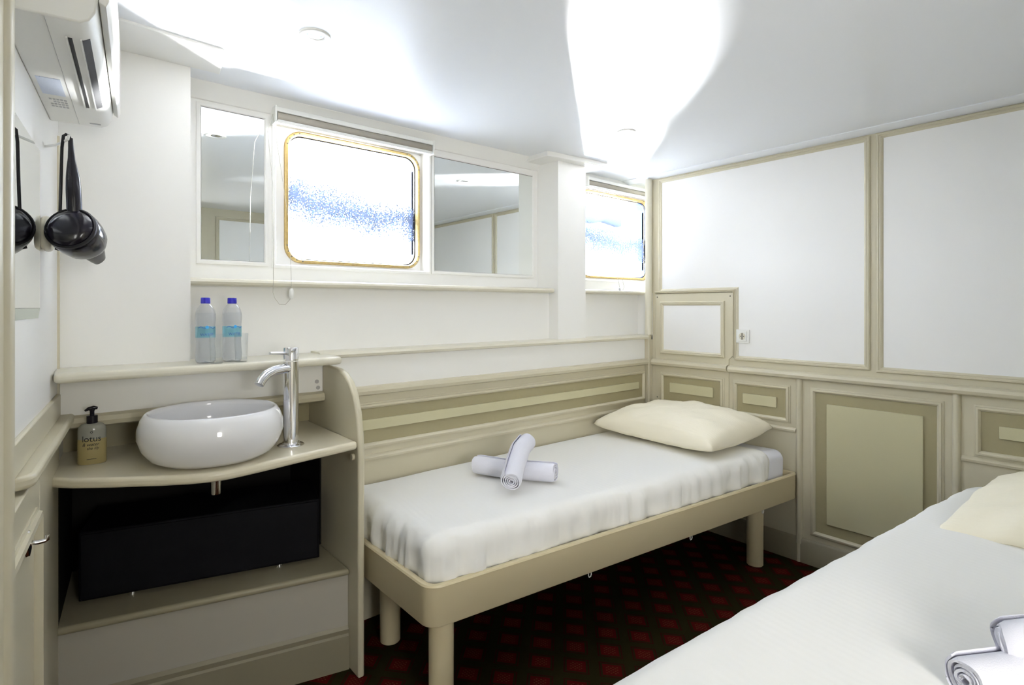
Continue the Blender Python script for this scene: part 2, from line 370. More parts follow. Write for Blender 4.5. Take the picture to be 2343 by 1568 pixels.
for x0, x1 in ((.379, 2.20), (2.447, 3.05)):
    obj('sill', MB().prism([(2.45, 1.428), (2.262, 1.428), (2.252, 1.433), (2.248, 1.4415), (2.252, 1.450), (2.262, 1.455), (2.45, 1.455)], x0, x1, lambda y, z, x: (x, y, z)), 'ledge', wfo)
FT = [(0, -.001), (0, .006), (.005, .008), (.012, .008), (.016, .003), (.016, -.001)]
fw = lambda a, b, h: (a, 2.41 - h, b)
for a0, a1, b0, b1 in ((.436, .700, 1.517, 2.140), (1.488, 2.190, 1.517, 2.130)):
    obj('mirror_frame', MB().mould(rect(a0, a1, b0, b1), FT, fw), 'white', wfo)
for a0, a1 in ((.715, 1.484), (2.582, 3.41)):
    obj('window_architrave', MB().mould(rect(a0, a1, 1.512, 2.145), FT, fw), 'white', wfo)
obj('cove', MB().prism([(2.412, 2.150), (2.400, 2.152), (2.376, 2.180), (2.350, ZC - .003), (2.350, ZC + .002), (2.412, ZC + .002)], .387, 2.217, lambda y, z, x: (x, y, z)), 'white', wfo)
obj('filler_plug', MB().lathe([(0, 0), (.008, 0), (.008, .002), (0, .002)], n=16, fn=lambda x, y, z: ww(.838 + x, 1.045 + y, z)), 'grey', wfo)
obj('filler_plug', MB().lathe([(0, 0), (.008, 0), (.008, .002), (0, .002)], n=16, fn=lambda x, y, z: ww(.843 + x, 1.020 + y, z)), 'grey', wfo)
# ceiling boards over the piers
cb1 = struct('trim_5', MB().prism([(-.02, 1.985), (.455, 2.028), (.48, 2.235), (-.02, 2.235)], 2.199, ZC + .002, lambda x, y, z: (x, y, z)), 'white', bevel=.002)
cb2 = struct('trim_6', MB().prism([(2.10, 2.20), (2.45, 2.165), (2.565, 2.165), (2.565, 2.40), (2.10, 2.40)], 2.180, ZC + .002, lambda x, y, z: (x, y, z)), 'white', bevel=.004)

def rr(a0, a1, b0, b1, r, n=8):
    out = []
    for cx, cz, t0 in ((a1 - r, b1 - r, 0), (a0 + r, b1 - r, 90), (a0 + r, b0 + r, 180), (a1 - r, b0 + r, 270)):
        for k in range(n + 1):
            t = R(t0 + 90 * k / n); out.append((cx + r * math.cos(t), cz + r * math.sin(t)))
    return out
def porthole(name, x0, x1):
    w = struct_empty(name)
    a0, a1, b0, b1 = x0 + .052, x1 - .012, 1.541, 2.122
    n = 36; inner = rr(a0 + .001, a1 - .001, b0 + .001, b1 - .001, .075)
    def outer(p):      # same count of points on the rectangular opening
        cx, cz = (x0 + x1) / 2, (Z0 + Z1) / 2; dx, dz = p[0] - (a0 + a1) / 2, p[1] - (b0 + b1) / 2
        k = min(((x1 - x0) / 2) / abs(dx) if abs(dx) > 1e-6 else 9e9, ((Z1 - Z0) / 2) / abs(dz) if abs(dz) > 1e-6 else 9e9)
        return (min(max(cx + dx * k, x0), x1), min(max(cz + dz * k, Z0), Z1))
    out = [outer(p) for p in inner]
    obj('surround_plate', MB().loft([[(p[0], y, p[1]) for p in q] for q, y in ((out, 2.478), (inner, 2.478), (inner, 2.53), (out, 2.53))], closed=True), 'white', w)
    f = MB(); prof = [(0, 2.470), (0, 2.466), (.005, 2.462), (.013, 2.462), (.017, 2.468), (.017, 2.520), (0, 2.520)]
    f.loft([[(p[0], y, p[1]) for p in rr(a0 + i, a1 - i, b0 + i, b1 - i, .075 - i * .9)] for i, y in prof], closed=True)
    fr = obj('brass_frame', f, 'brass', w)
    for k in range(18):
        q = rr(a0 + .009, a1 - .009, b0 + .009, b1 - .009, .067)[k * 2]
        obj('screw', MB().lathe([(0, 0), (.0035, 0), (.003, .0015), (0, .002)], n=10, fn=lambda x, y, z, q=q: (q[0] + x, 2.462 - z, q[1] + y)), 'rubber', fr)
    g = rr(a0 + .016, a1 - .016, b0 + .016, b1 - .016, .060); gc = ((a0 + a1) / 2, (b0 + b1) / 2)
    obj('seal', MB().loft([[(p[0], y, p[1]) for p in rr(a0 + i, a1 - i, b0 + i, b1 - i, .058)] for i, y in ((.0165, 2.485), (.0215, 2.485), (.0215, 2.499), (.0165, 2.499))], closed=True), 'black', w)
    obj('outer_reveal', MB().loft([[(p[0], y, p[1]) for p in rr(a0 + i, a1 - i, b0 + i, b1 - i, .060)] for i, y in ((.017, 2.506), (.017, 2.556), (-.02, 2.556), (-.02, 2.531), (.012, 2.531), (.012, 2.506))], closed=True), 'reveal', w)
    obj('pane', MB().prism([(p[0] - gc[0], p[1] - gc[1]) for p in g], 2.5, 2.505, lambda a, b, y: (a, y, b)), 'pane', w, loc=(gc[0], 0, gc[1]))
porthole('window_1', *XH[0]); porthole('window_2', *XH[1])

# ================================================================= OUTSIDE
t = thing('ship_hull', 'white ribbed side of a neighbouring ship seen through the large porthole', 'ship', (1.9, 4.6, 0))
obj('plating', MB().box(-2.2, 1.2, 0, .2, 1.0, 4.6), 'hull', t)
for k in range(3):
    x = -1.3 + k * .75
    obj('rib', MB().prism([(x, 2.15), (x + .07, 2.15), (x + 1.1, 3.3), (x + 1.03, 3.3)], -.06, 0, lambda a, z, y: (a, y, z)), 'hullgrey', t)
t = thing('pipework', 'fat white pipes on brackets, coloured darker for shade, outside the small corner porthole', 'pipes', (5.6, 4.9, 0))
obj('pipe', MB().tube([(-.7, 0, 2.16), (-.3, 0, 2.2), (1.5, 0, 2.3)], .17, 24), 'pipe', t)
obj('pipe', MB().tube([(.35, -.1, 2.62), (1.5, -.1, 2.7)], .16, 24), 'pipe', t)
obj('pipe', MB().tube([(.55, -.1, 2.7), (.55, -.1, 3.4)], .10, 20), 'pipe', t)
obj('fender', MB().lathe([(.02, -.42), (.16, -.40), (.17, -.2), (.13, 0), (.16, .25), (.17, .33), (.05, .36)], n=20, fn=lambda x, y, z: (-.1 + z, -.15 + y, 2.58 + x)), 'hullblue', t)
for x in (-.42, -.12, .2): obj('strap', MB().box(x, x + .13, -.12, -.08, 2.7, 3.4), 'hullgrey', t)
obj('bulkhead', MB().box(-1.2, 2.4, .3, .4, 1.0, 4.4), 'hull', t)

# ================================================================= HATCH, SOCKET
h = thing('access_hatch', 'beige framed hatch panel screwed over the wall corner at the head of the made bed', 'hatch', (XR, 1.9, .71))
hl = lambda a, b, e: (-e, a - 1.9, b - .71)
obj('hatch_board', MB().prism([(2.174, .712), (2.174, 1.434), (1.640, 1.434), (1.640, 1.062), (1.664, 1.040), (1.664, .712)], -.001, .006, hl), 'beige', h, bevel=.002)
obj('white_panel', MB().prism(rect(1.70, 2.118, 1.058, 1.368), .004, .008, hl), 'panel', h)
obj('panel_moulding', MB().mould(rect(1.690, 2.137, 1.047, 1.384), FR, lambda a, b, e: hl(a, b, e + .005)), 'beige', h)
obj('edge_moulding', MB().mould([(2.176, 1.437), (2.176, 1.452), (1.622, 1.452), (1.622, 1.044), (1.637, 1.060), (1.637, 1.437)], [(0, 0), (0, .012), (.004, .016), (.0062, .012), (.0062, 0)], hl), 'beige', h)
obj('rail', MB().prism(NOSE, 1.666, 2.19, lambda o, u, y: (-o - .004, y - 1.9, .988 - .71 + u)), 'beige', h)
obj('sunk_panel', MB().prism(rect(1.708, 2.115, .745, .910), .004, .0075, hl), 'dark', h)
obj('panel_moulding', MB().mould(rect(1.692, 2.135, .725, .928), FR2, lambda a, b, e: hl(a, b, e + .005)), 'beige', h)
obj('raised_strip', MB().prism(rect(1.761, 2.060, .805, .864), .006, .016, hl), 'inset', h, bevel=.0015)
for a, b in ((2.160, 1.412), (1.656, 1.412), (2.160, .76), (1.675, .735)):
    obj('screw', MB().lathe([(0, 0), (.0045, 0), (.004, .0015), (0, .001)], n=12, fn=lambda x, y, z, a=a, b=b: hl(a + x, b + y, .006 + z)), 'rubber', h)
s = thing('wall_socket', 'square white electric socket on the white wall panel beside the hatch', 'socket', (XR - .003, 1.578, 1.180))
so = lambda a, b, e: (-e, a, b)
obj('plate', MB().prism(rect(-.039, .039, -.039, .039), 0, .009, so), 'plastic', s, bevel=.003)
obj('insert', MB().prism(rect(-.025, .028, -.028, .028), .009, .013, so), 'plastic', s, bevel=.0015)
obj('well', MB().lathe([(.0195, .0132), (.0195, .014), (.018, .014), (.0175, .0134), (0, .0134)], n=28, fn=lambda x, y, z: (-z, x, y), cap=False), 'ledge', s)
for b in (-.0095, .0095):
    obj('pin_hole', MB().lathe([(0, 0), (.0026, 0), (.0026, .0006), (0, .0006)], n=12, fn=lambda x, y, z, b=b: (-.0138 - z, x + b, y)), 'dull', s)
obj('earth_clip', MB().box(-.0152, -.0138, -.003, .003, -.019, .019), 'rubber', s)

# ================================================================= BERTHS
def rbox(nx, ny, nz, sx, sy, sz, r):
    """closed rounded box from a surface grid; origin at min corner, z up"""
    idx = {}; V = []; F = []
    def g(n, s):
        e = [0, .12, .3, .55, .8, 1.0]; c = [r * q for q in e]; m = [r + (s - 2 * r) * k / n for k in range(1, n)]
        return c + m + [s - q for q in c[::-1]]
    gx, gy, gz = g(nx, sx), g(ny, sy), g(nz, sz)
    def pt(i, j, k):
        key = (i, j, k)
        if key not in idx:
            p = Vector((gx[i], gy[j], gz[k])); c = Vector((min(max(p.x, r), sx - r), min(max(p.y, r), sy - r), min(max(p.z, r), sz - r)))
            d = p - c; p = c + d.normalized() * r if d.length > 1e-9 else p
            idx[key] = len(V); V.append(p)
        return idx[key]
    X, Y, Z = len(gx) - 1, len(gy) - 1, len(gz) - 1
    for i in range(X):
        for j in range(Y):
            for k in (0, Z): F.append([pt(i, j, k), pt(i + 1, j, k), pt(i + 1, j + 1, k), pt(i, j + 1, k)])
    for i in range(X):
        for k in range(Z):
            for j in (0, Y): F.append([pt(i, j, k), pt(i + 1, j, k), pt(i + 1, j, k + 1), pt(i, j, k + 1)])
    for j in range(Y):
        for k in range(Z):
            for i in (0, X): F.append([pt(i, j, k), pt(i, j + 1, k), pt(i, j + 1, k + 1), pt(i, j, k + 1)])
    return V, F

def arc(cx, cy, r, a0, a1, n=8): return [(cx + r * math.cos(R(a0 + (a1 - a0) * k / n)), cy + r * math.sin(R(a0 + (a1 - a0) * k / n))) for k in range(n + 1)]
def sweep(mb, path, prof):      # open 2D path (left side = inside), prof (inset,z)
    rs = []; P = [Vector(p) for p in path]
    for i, p in enumerate(P):
        t = (P[min(i + 1, len(P) - 1)] - P[max(i - 1, 0)]).normalized(); nrm = Vector((-t.y, t.x))
        rs.append([(p.x + nrm.x * a, p.y + nrm.y * a, z) for a, z in prof])
    mb.loft(rs); return mb
RAIL = [(.002, .336), (-.002, .342), (-.002, .458), (-.005, .464), (-.002, .470), (.010, .471), (.018, .468), (.020, .462), (.020, .336)]
def berth(label, x0, yf0, x1, yf1, yb, legs, loc):
    t = thing('bed_frame', label, 'bed', loc)
    L = lambda p: (p[0] - loc[0], p[1] - loc[1])
    sl = math.degrees(math.atan2(yf1 - yf0, x1 - x0)); r = .055; r2 = .035
    fl = Vector((x0, yf0)); d = Vector((x1 - x0, yf1 - yf0)).normalized(); nn = Vector((-d.y, d.x))
    c1 = fl + d * r + nn * r; c2 = Vector((x1, yf1)) - d * r2 + nn * r2
    path = [(x0, yb)] + arc(c1.x, c1.y, r, 180, 270 + sl) + arc(c2.x, c2.y, r2, 270 + sl, 360) + [(x1, yb)]
    obj('side_rail', sweep(MB(), [L(p) for p in path], RAIL), 'bed', t, smooth=50)
    base = MB(); y_ = lambda x: yf0 + (yf1 - yf0) * (x - x0) / (x1 - x0)
    base.prism([L(p) for p in ((x0 + .02, y_(x0) + .045), (x0 + .06, y_(x0) + .021), (x1 - .04, y_(x1) + .021), (x1 - .02, y_(x1) + .04), (x1 - .02, yb - .01), (x0 + .02, yb - .01))], .375, .395, lambda a, b, z: (a, b, z))
    obj('slat_board', base, 'bed', t)
    for lx, ly in legs:
        q = L((lx, ly)); obj('leg', MB().lathe([(.0, 0), (.037, 0), (.0405, .004), (.0415, .37), (0, .37)], (q[0], q[1], .001), 32), 'bed', t)
    for fx in (.32, .60, .86):
        x = x0 + (x1 - x0) * fx; q = L((x, y_(x) + .012)); 
        obj('webbing_hook', MB().tube([(q[0] - .007, q[1], .340), (q[0] - .008, q[1], .322), (q[0] - .004, q[1], .315), (q[0] + .004, q[1], .315), (q[0] + .008, q[1], .322), (q[0] + .007, q[1], .340)], .0022, 8), 'plastic', t)
    return t
BX0, BY0, BX1, BY1, BYB = .905, 1.487, 3.043, 1.272, 2.218
berth('cream metal bed frame under the window wall with cylinder legs', BX0, BY0, BX1, BY1, BYB, ((.992, 1.545), (1.06, 2.03), (2.835, 1.40), (2.86, 2.08)), (2.0, 1.8, 0))
def yf(x): return BY0 + (BY1 - BY0) * (x - BX0) / (BX1 - BX0)
def slab(name, m, x0, x1, yfun, yb, z0, z1, r, wr_, loc, nx=90, ny=34, nz=7, sag=0, flip=False):
    V, F = rbox(nx, ny, nz, x1 - x0, 1.0, z1 - z0, r); mb = MB(); out = []
    for p in V:
        x = x0 + p.x; w = yb - yfun(x); v = p.y
        # keep the rounding true to size across the width
        y = yfun(x) + (v if v < .5 * 1 and v < r * 3 else 0)
        if v <= r * 1: y = yfun(x) + v
        elif v >= 1 - r: y = yb - (1 - v)
        else: y = yfun(x) + r + (v - r) / (1 - 2 * r) * (w - 2 * r)
        z = z0 + p.z
        q = wr_(x, y, z, (p.x, v, p.z)); out.append((q[0] - loc[0], q[1] - loc[1], q[2] - loc[2]))
    mb.add(out, F); return obj(name, mb, m, loc=loc, smooth=180)
def wrinkle(x0, x1, yfun, z0, z1, amp):
    def f(x, y, z, q):
        edge = max(0, 1 - (z - z0) / (z1 - z0)); front = max(0, 1 - (y - yfun(x)) / .16); left = max(0, 1 - (x - x0) / .16)
        c = max(front, left); a = amp * c * (.25 + edge)
        n1 = noise.noise(Vector((x * 16, y * 16, z * 3.5))); n2 = noise.noise(Vector((x * 45, y * 45, z * 6 + 4)))
        top = .006 * noise.noise(Vector((x * 3, y * 3.4, 2))) * (1 - edge)
        d = a * (n1 + .5 * n2)
        return (x - d * (left > front) * .8, y - d * (front >= left), z + top + .25 * d)
    return f
ml = (2.0, 1.8, .396)
mt = slab('mattress', 'sheet', .945, 3.022, lambda x: yf(x) + .045, 2.205, .396, .585, .05, wrinkle(.93, 3.02, lambda x: yf(x) + .045, .40, .60, .010), ml, nx=60)
tag(mt, 'single mattress in a white sheet showing at the head of the window berth', 'mattress')
sp = slab('bedspread', 'spread', .926, 2.865, lambda x: yf(x) + .022, 2.210, .425, .606, .062, wrinkle(.926, 2.86, yf, .43, .61, .030), ml, nx=120, ny=44, nz=9)
tag(sp, 'smooth cream bedspread tucked over the mattress below the window', 'bedspread')

def pillow(name, m, w, d, t, loc, rz, label, lift=None, seed=0, n=44, pw=.42):
    mb = MB(); top = {}; V = []; F = []
    def pos(i, j, side):
        u = -1 + 2 * i / n; v = -1 + 2 * j / n
        e = max(0, (1 - abs(u) ** 2.6)) * max(0, (1 - abs(v) ** 2.6)); th = t * e ** pw
        x = w / 2 * u * (1 - .06 * (1 - v * v) * abs(u)); y = d / 2 * v * (1 - .05 * (1 - u * u) * abs(v))
        cr = noise.noise(Vector((x * 9 + seed, y * 9, seed))) * .014 + noise.noise(Vector(((x + y) * 20 + seed, (x - y) * 5, 3 + seed))) * .008
        zz = side * th * (.68 if side > 0 else .32) + cr * min(1, e * 3) * (side > 0)
        zz += .004 * noise.noise(Vector((x * 14, y * 14, seed + 9)))
        if lift: zz += lift(u, v)
        return (x, y, zz + t * .32)
    for side in (1, -1):
        for i in range(n + 1):
            for j in range(n + 1):
                if side < 0 and (i in (0, n) or j in (0, n)): top[(i, j, -1)] = top[(i, j, 1)]; continue
                top[(i, j, side)] = len(V); V.append(pos(i, j, side))
        for i in range(n):
            for j in range(n): F.append([top[(i, j, side)], top[(i + 1, j, side)], top[(i + 1, j + 1, side)], top[(i, j + 1, side)]])
    mb.add(V, F); o = obj(name, mb, m, loc=loc, smooth=180); o.rotation_euler = (0, 0, rz); return tag(o, label, 'pillow', None)
pillow('pillow', 'pillow', .60, .78, .185, (2.735, 1.785, .604), R(-2), 'plump cream striped pillow lying at the corner end of the berth below the window', lift=lambda u, v: .030 * max(0, u) ** 1.5, seed=2)

def towel(axis, r, label, squash=.94, seed=0, turns=4.2):
    P = [Vector(p) for p in axis]; n = 150; nl = 22; pitch = (r - .010) / turns; th = pitch * .60
    cum = [0]
    for a, b in zip(P, P[1:]): cum.append(cum[-1] + (b - a).length)
    def along(t):
        s = t * cum[-1]
        for k in range(len(P) - 1):
            if s <= cum[k + 1] or k == len(P) - 2:
                f = (s - cum[k]) / (cum[k + 1] - cum[k]); return P[k].lerp(P[k + 1], f)
    base = P[0].copy(); D = (P[-1] - P[0]).normalized(); side = D.cross(Vector((0, 0, 1))).normalized(); up = side.cross(D).normalized()
    outl = []
    for k in range(n + 1): a = 2 * math.pi * turns * k / n; outl.append((r - pitch * turns * k / n, a))
    inn = [(q[0] - th * (1 if i else .3), q[1]) for i, q in enumerate(outl)]
    ring = outl + inn[::-1]; rs = []
    for i in range(nl + 1):
        t = i / nl; c = along(t); e = min(t, 1 - t) * cum[-1]; k = 1 - .10 * max(0, 1 - e / .012) ** 2
        row = []
        for rad, a in ring:
            rad2 = rad * k * (1 + .03 * noise.noise(Vector((a, t * 3, seed))))
            off = .009 * noise.noise(Vector((rad * 90, a * .6, seed + (t > .5) * 7))) * max(0, 1 - e / .03)
            q = c + side * math.cos(a + 2.2) * rad2 + up * math.sin(a + 2.2) * rad2 * squash + D * off
            row.append(q - base)
        rs.append(row)
    o = obj('rolled_towel', MB().loft(rs, cap=True), 'towel', loc=base, smooth=60); return tag(o, label, 'towel')
towel([(1.452, 1.985, .652), (1.53, 1.845, .646), (1.638, 1.665, .652)], .047, 'white rolled towel lying flat beneath its twin on the berth below the window', seed=3)
towel([(1.398, 1.672, .660), (1.47, 1.735, .690), (1.56, 1.802, .735), (1.655, 1.865, .745)], .047, 'white rolled towel slanting on top of another roll, open spiral end to the front', seed=8)

# second berth in the foreground
b2y = lambda x: -(.700 - .0805 * (x - 1.0))      # mirrored: near edge faces the window berth
def berth2():
    t = thing('bed_frame', 'cream bed frame hidden under the foreground bed cover', 'bed', (2.0, .2, 0))
    L = lambda x, y: (x - 2.0, y - .2)
    pth = [(3.04, -.30), (3.04, .50), (3.02, .525), (.80, .70), (.765, .67), (.765, -.30)]
    obj('side_rail', sweep(MB(), [L(*p) for p in pth], RAIL), 'bed', t)
    obj('slat_board', MB().prism([L(*p) for p in ((3.01, -.28), (3.01, .48), (.80, .655), (.80, -.28))], .375, .395, lambda a, b, z: (a, b, z)), 'bed', t)
    for x, y in ((.88, .60), (.88, -.2), (2.86, .44), (2.86, -.2)):
        q = L(x, y); obj('leg', MB().lathe([(0, 0), (.037, 0), (.0405, .004), (.0415, .374), (0, .374)], (*q, .001), 32), 'bed', t)
berth2()
V, F = rbox(110, 44, 8, 2.26, 1.0, .235, .06); mb = MB(); o2 = []
for p in V:
    x = .77 + p.x; yn = .728 - .0835 * (x - .85) + .012 * noise.noise(Vector((x * 5, 1, 0))) + .006 * noise.noise(Vector((x * 13, 4, 0))); v = 1 - p.y; w = yn + .30
    y = yn - v if v <= .06 else (-.30 + (1 - v) if v >= .94 else yn - .06 - (v - .06) / .88 * (w - .12))
    z = .388 + p.z + .006 * noise.noise(Vector((x * 4, y * 4, 3))) * (p.z > .1)
    if x > 2.75: z -= .035 * ((x - 2.75) / .28) ** 2
    o2.append((x - 2.0, y - .2, z - .388))
mb.add(o2, F); tag(obj('bedspread', mb, 'spread', loc=(2.0, .2, .388), smooth=180), 'pale cream bedspread filling the foreground corner, wavy edge over the carpet', 'bedspread')
pillow('pillow', 'pillow', .78, .66, .16, (2.60, .150, .600), R(-3), 'rumpled cream pillow cut by the frame on the foreground bed', lift=lambda u, v: -.035 * max(0, -u - .2) ** .8 * 1.2 + .018 * math.sin(v * 9 + u * 2) * max(0, -u) * (1 - v * v), seed=12, pw=.60)
towel([(1.305, .247, .655), (1.44, .170, .653), (1.58, .090, .655)], .047, 'white rolled towel on the foreground bed, its end nearest the carpet', seed=21)
towel([(1.430, .215, .692), (1.48, .11, .733), (1.52, -.02, .733)], .047, 'white rolled towel laid across another on the foreground bed', seed=27)

# ================================================================= WASH STAND
v = thing('wash_stand', 'beige built-in wash stand with open cupboard and curved right side panel', 'vanity', (.43, 2.1, 0))
vl = lambda x, y, z: (x - .43, y - 2.1, z)
prof = [(2.60, 0), (2.60, .985), (2.232, .985), (2.232, 1.113), (2.15, 1.113), (2.08, 1.109), (2.025, 1.096), (1.975, 1.068), (1.935, 1.022), (1.908, .96), (1.893, .88), (1.888, .80), (1.890, 0)]
obj('side_panel', MB().prism(prof, .860, .885, lambda y, z, x: vl(x, y, z)), 'beige', v, bevel=.008, seg=3)
obj('left_panel', MB().box(-.02, .004, 2.10, 2.60, 0, .83, vl), 'beige', v)
shf = MB(); shf.prism([(-.005, 2.165), (.859, 1.958), (.859, 2.60), (-.005, 2.60)], .352, .376, lambda x, y, z: vl(x, y, z))
obj('cupboard_shelf', shf, 'shelfm', v, bevel=.010, seg=3)
obj('plinth', MB().prism([(-.005, 2.185), (.859, 1.978), (.859, 2.02), (-.005, 2.22)], 0, .352, lambda x, y, z: vl(x, y, z)), 'plinth', v)
obj('plinth_skirting', MB().prism([(-.012, .0), (-.012, .125), (-.006, .132), (-.008, .148), (0, .160), (0, 0)], -.005, .859, lambda o, z, x: vl(x, 2.185 - .2396 * (x + .005) + o, z)), 'skirt', v)
obj('cupboard_shade_sheets', MB().box(.012, .858, 2.598, 2.612, .376, .83, vl).box(-.42, .022, .0015, .006, .376, .83, lambda a, n, z: vl(*lw(a, n, z))).box(.852, .858, 2.24, 2.60, .376, .83, vl), 'cupboard_shade', v)  # dark sheets standing in for shade on the cupboard's inner faces
obj('back_board', MB().box(-.02, .859, 2.38, 2.40, .862, .99, vl), 'dark', v)
obj('corner_block', MB().lathe([(0, 0), (.012, 0), (.012, .01), (0, .012)], n=14, fn=lambda x, y, z: vl(.858 - z, 1.925 + x, .80 + y)), 'beige', v)
nose = [(.0, 2.055), (.045, 2.005), (.086, 1.974), (.135, 1.938), (.181, 1.909), (.245, 1.866), (.309, 1.830), (.36, 1.811), (.41, 1.805), (.459, 1.811), (.55, 1.829), (.642, 1.850), (.755, 1.872), (.859, 1.893)]
ct = obj('countertop', MB().prism([(x - .43, y - 2.1) for x, y in nose] + [(.429, .48), (-.43, .48)], 0, .030, lambda x, y, z: (x, y, z)), 'counter', loc=(.43, 2.1, .832), bevel=.011, seg=4)
tag(ct, 'taupe wavy-fronted countertop carrying the round basin', 'countertop')
ws = obj('wall_shelf', MB().prism([(-.418, -.062), (.415, -.062), (.437, -.054), (.445, -.03), (.445, .205), (-.418, .205)], 0, .030, lambda x, y, z: (x, y, z)), 'ledge', loc=(.43, 2.105, 1.128), bevel=.012, seg=4)
tag(ws, 'pale shelf above the basin holding the water bottles', 'shelf')
# basin
bs = thing('wash_basin', 'round white ceramic bowl basin standing on the countertop', 'basin', (.413, 2.004, .862))
pb = [(0, 0), (.135, 0), (.158, .005), (.181, .020), (.200, .048), (.2105, .082), (.2095, .112), (.200, .140), (.190, .154), (.185, .157), (.180, .154), (.181, .138), (.184, .110), (.174, .070), (.142, .038), (.08, .022), (.03, .018), (0, .018)]
obj('bowl', MB().lathe(pb, n=72, cap=False), 'ceramic', bs, smooth=70)
obj('drain', MB().lathe([(0, .019), (.026, .019), (.026, .022), (0, .024)], n=24), 'chrome', bs)
dp = obj('waste_pipe', MB().lathe([(0, 0), (.0165, 0), (.0175, .004), (.0175, .10), (0, .10)], n=24), 'chrome', loc=(.425, 2.03, .732))
tag(dp, 'short chrome waste pipe hanging under the countertop', 'pipe')
# mixer tap
tp = thing('mixer_tap', 'tall chrome mixer tap beside the round basin', 'tap', (.655, 1.992, .862))
obj('base_ring', MB().lathe([(0, 0), (.044, 0), (.045, .003), (.040, .007), (.029, .009), (.028, .013), (0, .013)], n=36), 'chrome', tp)
obj('column', MB().lathe([(0, .01), (.0255, .01), (.0255, .296), (0, .296)], n=36), 'chrome', tp)
hp = obj('head', MB().lathe([(0, .299), (.026, .299), (.026, .342), (.024, .345), (0, .345)], n=36), 'chrome', tp)
dv = Vector((-.86, -.50, 0)).normalized()
obj('lever', MB().tube([(0, 0, .326), (*(dv * .026).xy, .326), (*(dv * .098).xy, .331)], [.0055, .0055, .005], 12), 'chrome', hp)
obj('spout', MB().tube([(0, 0, .272), (*(dv * .045).xy, .274), (*(dv * .085).xy, .271), (*(dv * .115).xy, .261), (*(dv * .136).xy, .245), (*(dv * .146).xy, .232)], [.017, .017, .0165, .016, .0155, .0155], 20), 'chrome', tp)
# soap dispenser
sd = thing('soap_dispenser', 'amber soap bottle with black pump at the left end of the countertop', 'soap dispenser', (.105, 2.16, .862), R(-6))
def oval(prof, c=(0, 0, 0)): return MB().lathe(prof, c, 36, 1, .62)
obj('bottle', oval([(0, 0), (.034, 0), (.036, .004), (.036, .105), (.034, .116), (.026, .124), (.014, .127), (0, .127)]), 'clearplastic', sd, smooth=50)
obj('gel', oval([(0, .001), (.0345, .001), (.0366, .004), (.0366, .078), (.0355, .0785), (0, .0785)]), 'amber', sd, smooth=50)
pm = obj('pump_collar', MB().lathe([(0, .126), (.0145, .126), (.0145, .149), (.013, .150), (0, .150)], n=24), 'black', sd)
obj('pump_head', MB().lathe([(.006, .150), (.006, .163), (.008, .166), (.008, .170), (0, .172)], n=20).tube([(.014, 0, .171), (.004, 0, .173), (-.008, 0, .171), (-.018, 0, .165)], [.004, .0062, .0055, .003], 10), 'black', pm)
def onoval(sc=1): 
    def f(x, y, z):
        a = x / .0375; return (.0375 * math.sin(a), -.0375 * .62 * math.cos(a) - .0006 - z, y)
    return f
fo = onoval()
text_mesh('brand_lettering', 'lotus', .026, 'ink', sd, lambda x, y, z: fo(x, y + .080, z))
text_mesh('small_lettering', '& water', .0135, 'ink', sd, lambda x, y, z: fo(x - .003, y + .063, z), shear=.3)
text_mesh('small_lettering', 'the lily', .0115, 'ink', sd, lambda x, y, z: fo(x + .003, y + .051, z), shear=.3)
text_mesh('emblem', 'o', .014, 'ink', sd, lambda x, y, z: fo(x, y + .102, z))
obj('base_line', MB().box(-.012, .012, -.0242, -.0232, .018, .0192), 'ink', sd)
# water bottles
def bottle(x, y, lab):
    b = thing('water_bottle', lab, 'bottle', (x, y, 1.158), 0, 'water bottles on the shelf above the basin')
    pr = [(0, .004), (.016, .001), (.026, 0), (.031, .008), (.0318, .03), (.0295, .055), (.0285, .075), (.0295, .085), (.0300, .12), (.0298, .13), (.0318, .15), (.0315, .166), (.027, .183), (.019, .196), (.0125, .202), (.0122, .206), (.0, .206)]
    obj('bottle_shell', MB().lathe(pr, n=40), 'petclear', b, smooth=60)
    obj('water_fill', MB().lathe([(0, .006), (.024, .003), (.0295, .010), (.0302, .03), (.028, .055), (.027, .075), (.028, .085), (.0285, .13), (.0302, .15), (.0298, .166), (.0285, .172), (0, .172)], n=40), 'water', b, smooth=60)
    obj('cap', MB().lathe([(0, .203), (.0145, .203), (.0148, .206), (.0145, .221), (.0135, .223), (0, .223)], n=30), 'cap', b)
    lb = obj('label_sleeve', MB().lathe([(.0302, .086), (.0306, .088), (.0306, .122), (.0302, .124)], n=40, cap=False), M['labelfilm'], b)
    def on(x_, y_, z_): a = x_ / .031 + R(-2); return (.0311 * math.sin(a), -.0311 * math.cos(a) - z_, y_)
    text_mesh('label_lettering', 'WATER', .0125, 'blueink', lb, lambda x_, y_, z_: on(x_, y_ + .097, z_))
    wave = MB()
    for k in range(14):
        a0, a1 = -.028 + k * .004, -.024 + k * .004; f = lambda a: .120 + .003 * math.sin(a * 240)
        wave.add([on(a0, f(a0), 0), on(a1, f(a1), 0), on(a1, f(a1) + .0022, 0), on(a0, f(a0) + .0022, 0)], [(0, 1, 2, 3)])
    obj('label_wave', wave, 'blueink', lb)
    dr = MB(); q = [on(.0055 * math.cos(2 * math.pi * k / 20), .1225 + .0055 * math.sin(2 * math.pi * k / 20), .0004) for k in range(20)]; dr.add(q, [list(range(20))])
    obj('label_drop', dr, 'skyink', lb)
    return b
M['labelfilm'] = clear('pale_blue_label_film', (.60, .86, .93))
b1 = bottle(.413, 2.125, 'left of the two blue-capped water bottles, next to the wide pier')
dup(b1, (.497, 2.128, 1.158), 'right of the two blue-capped water bottles, farther from the wide pier', rz=R(8))
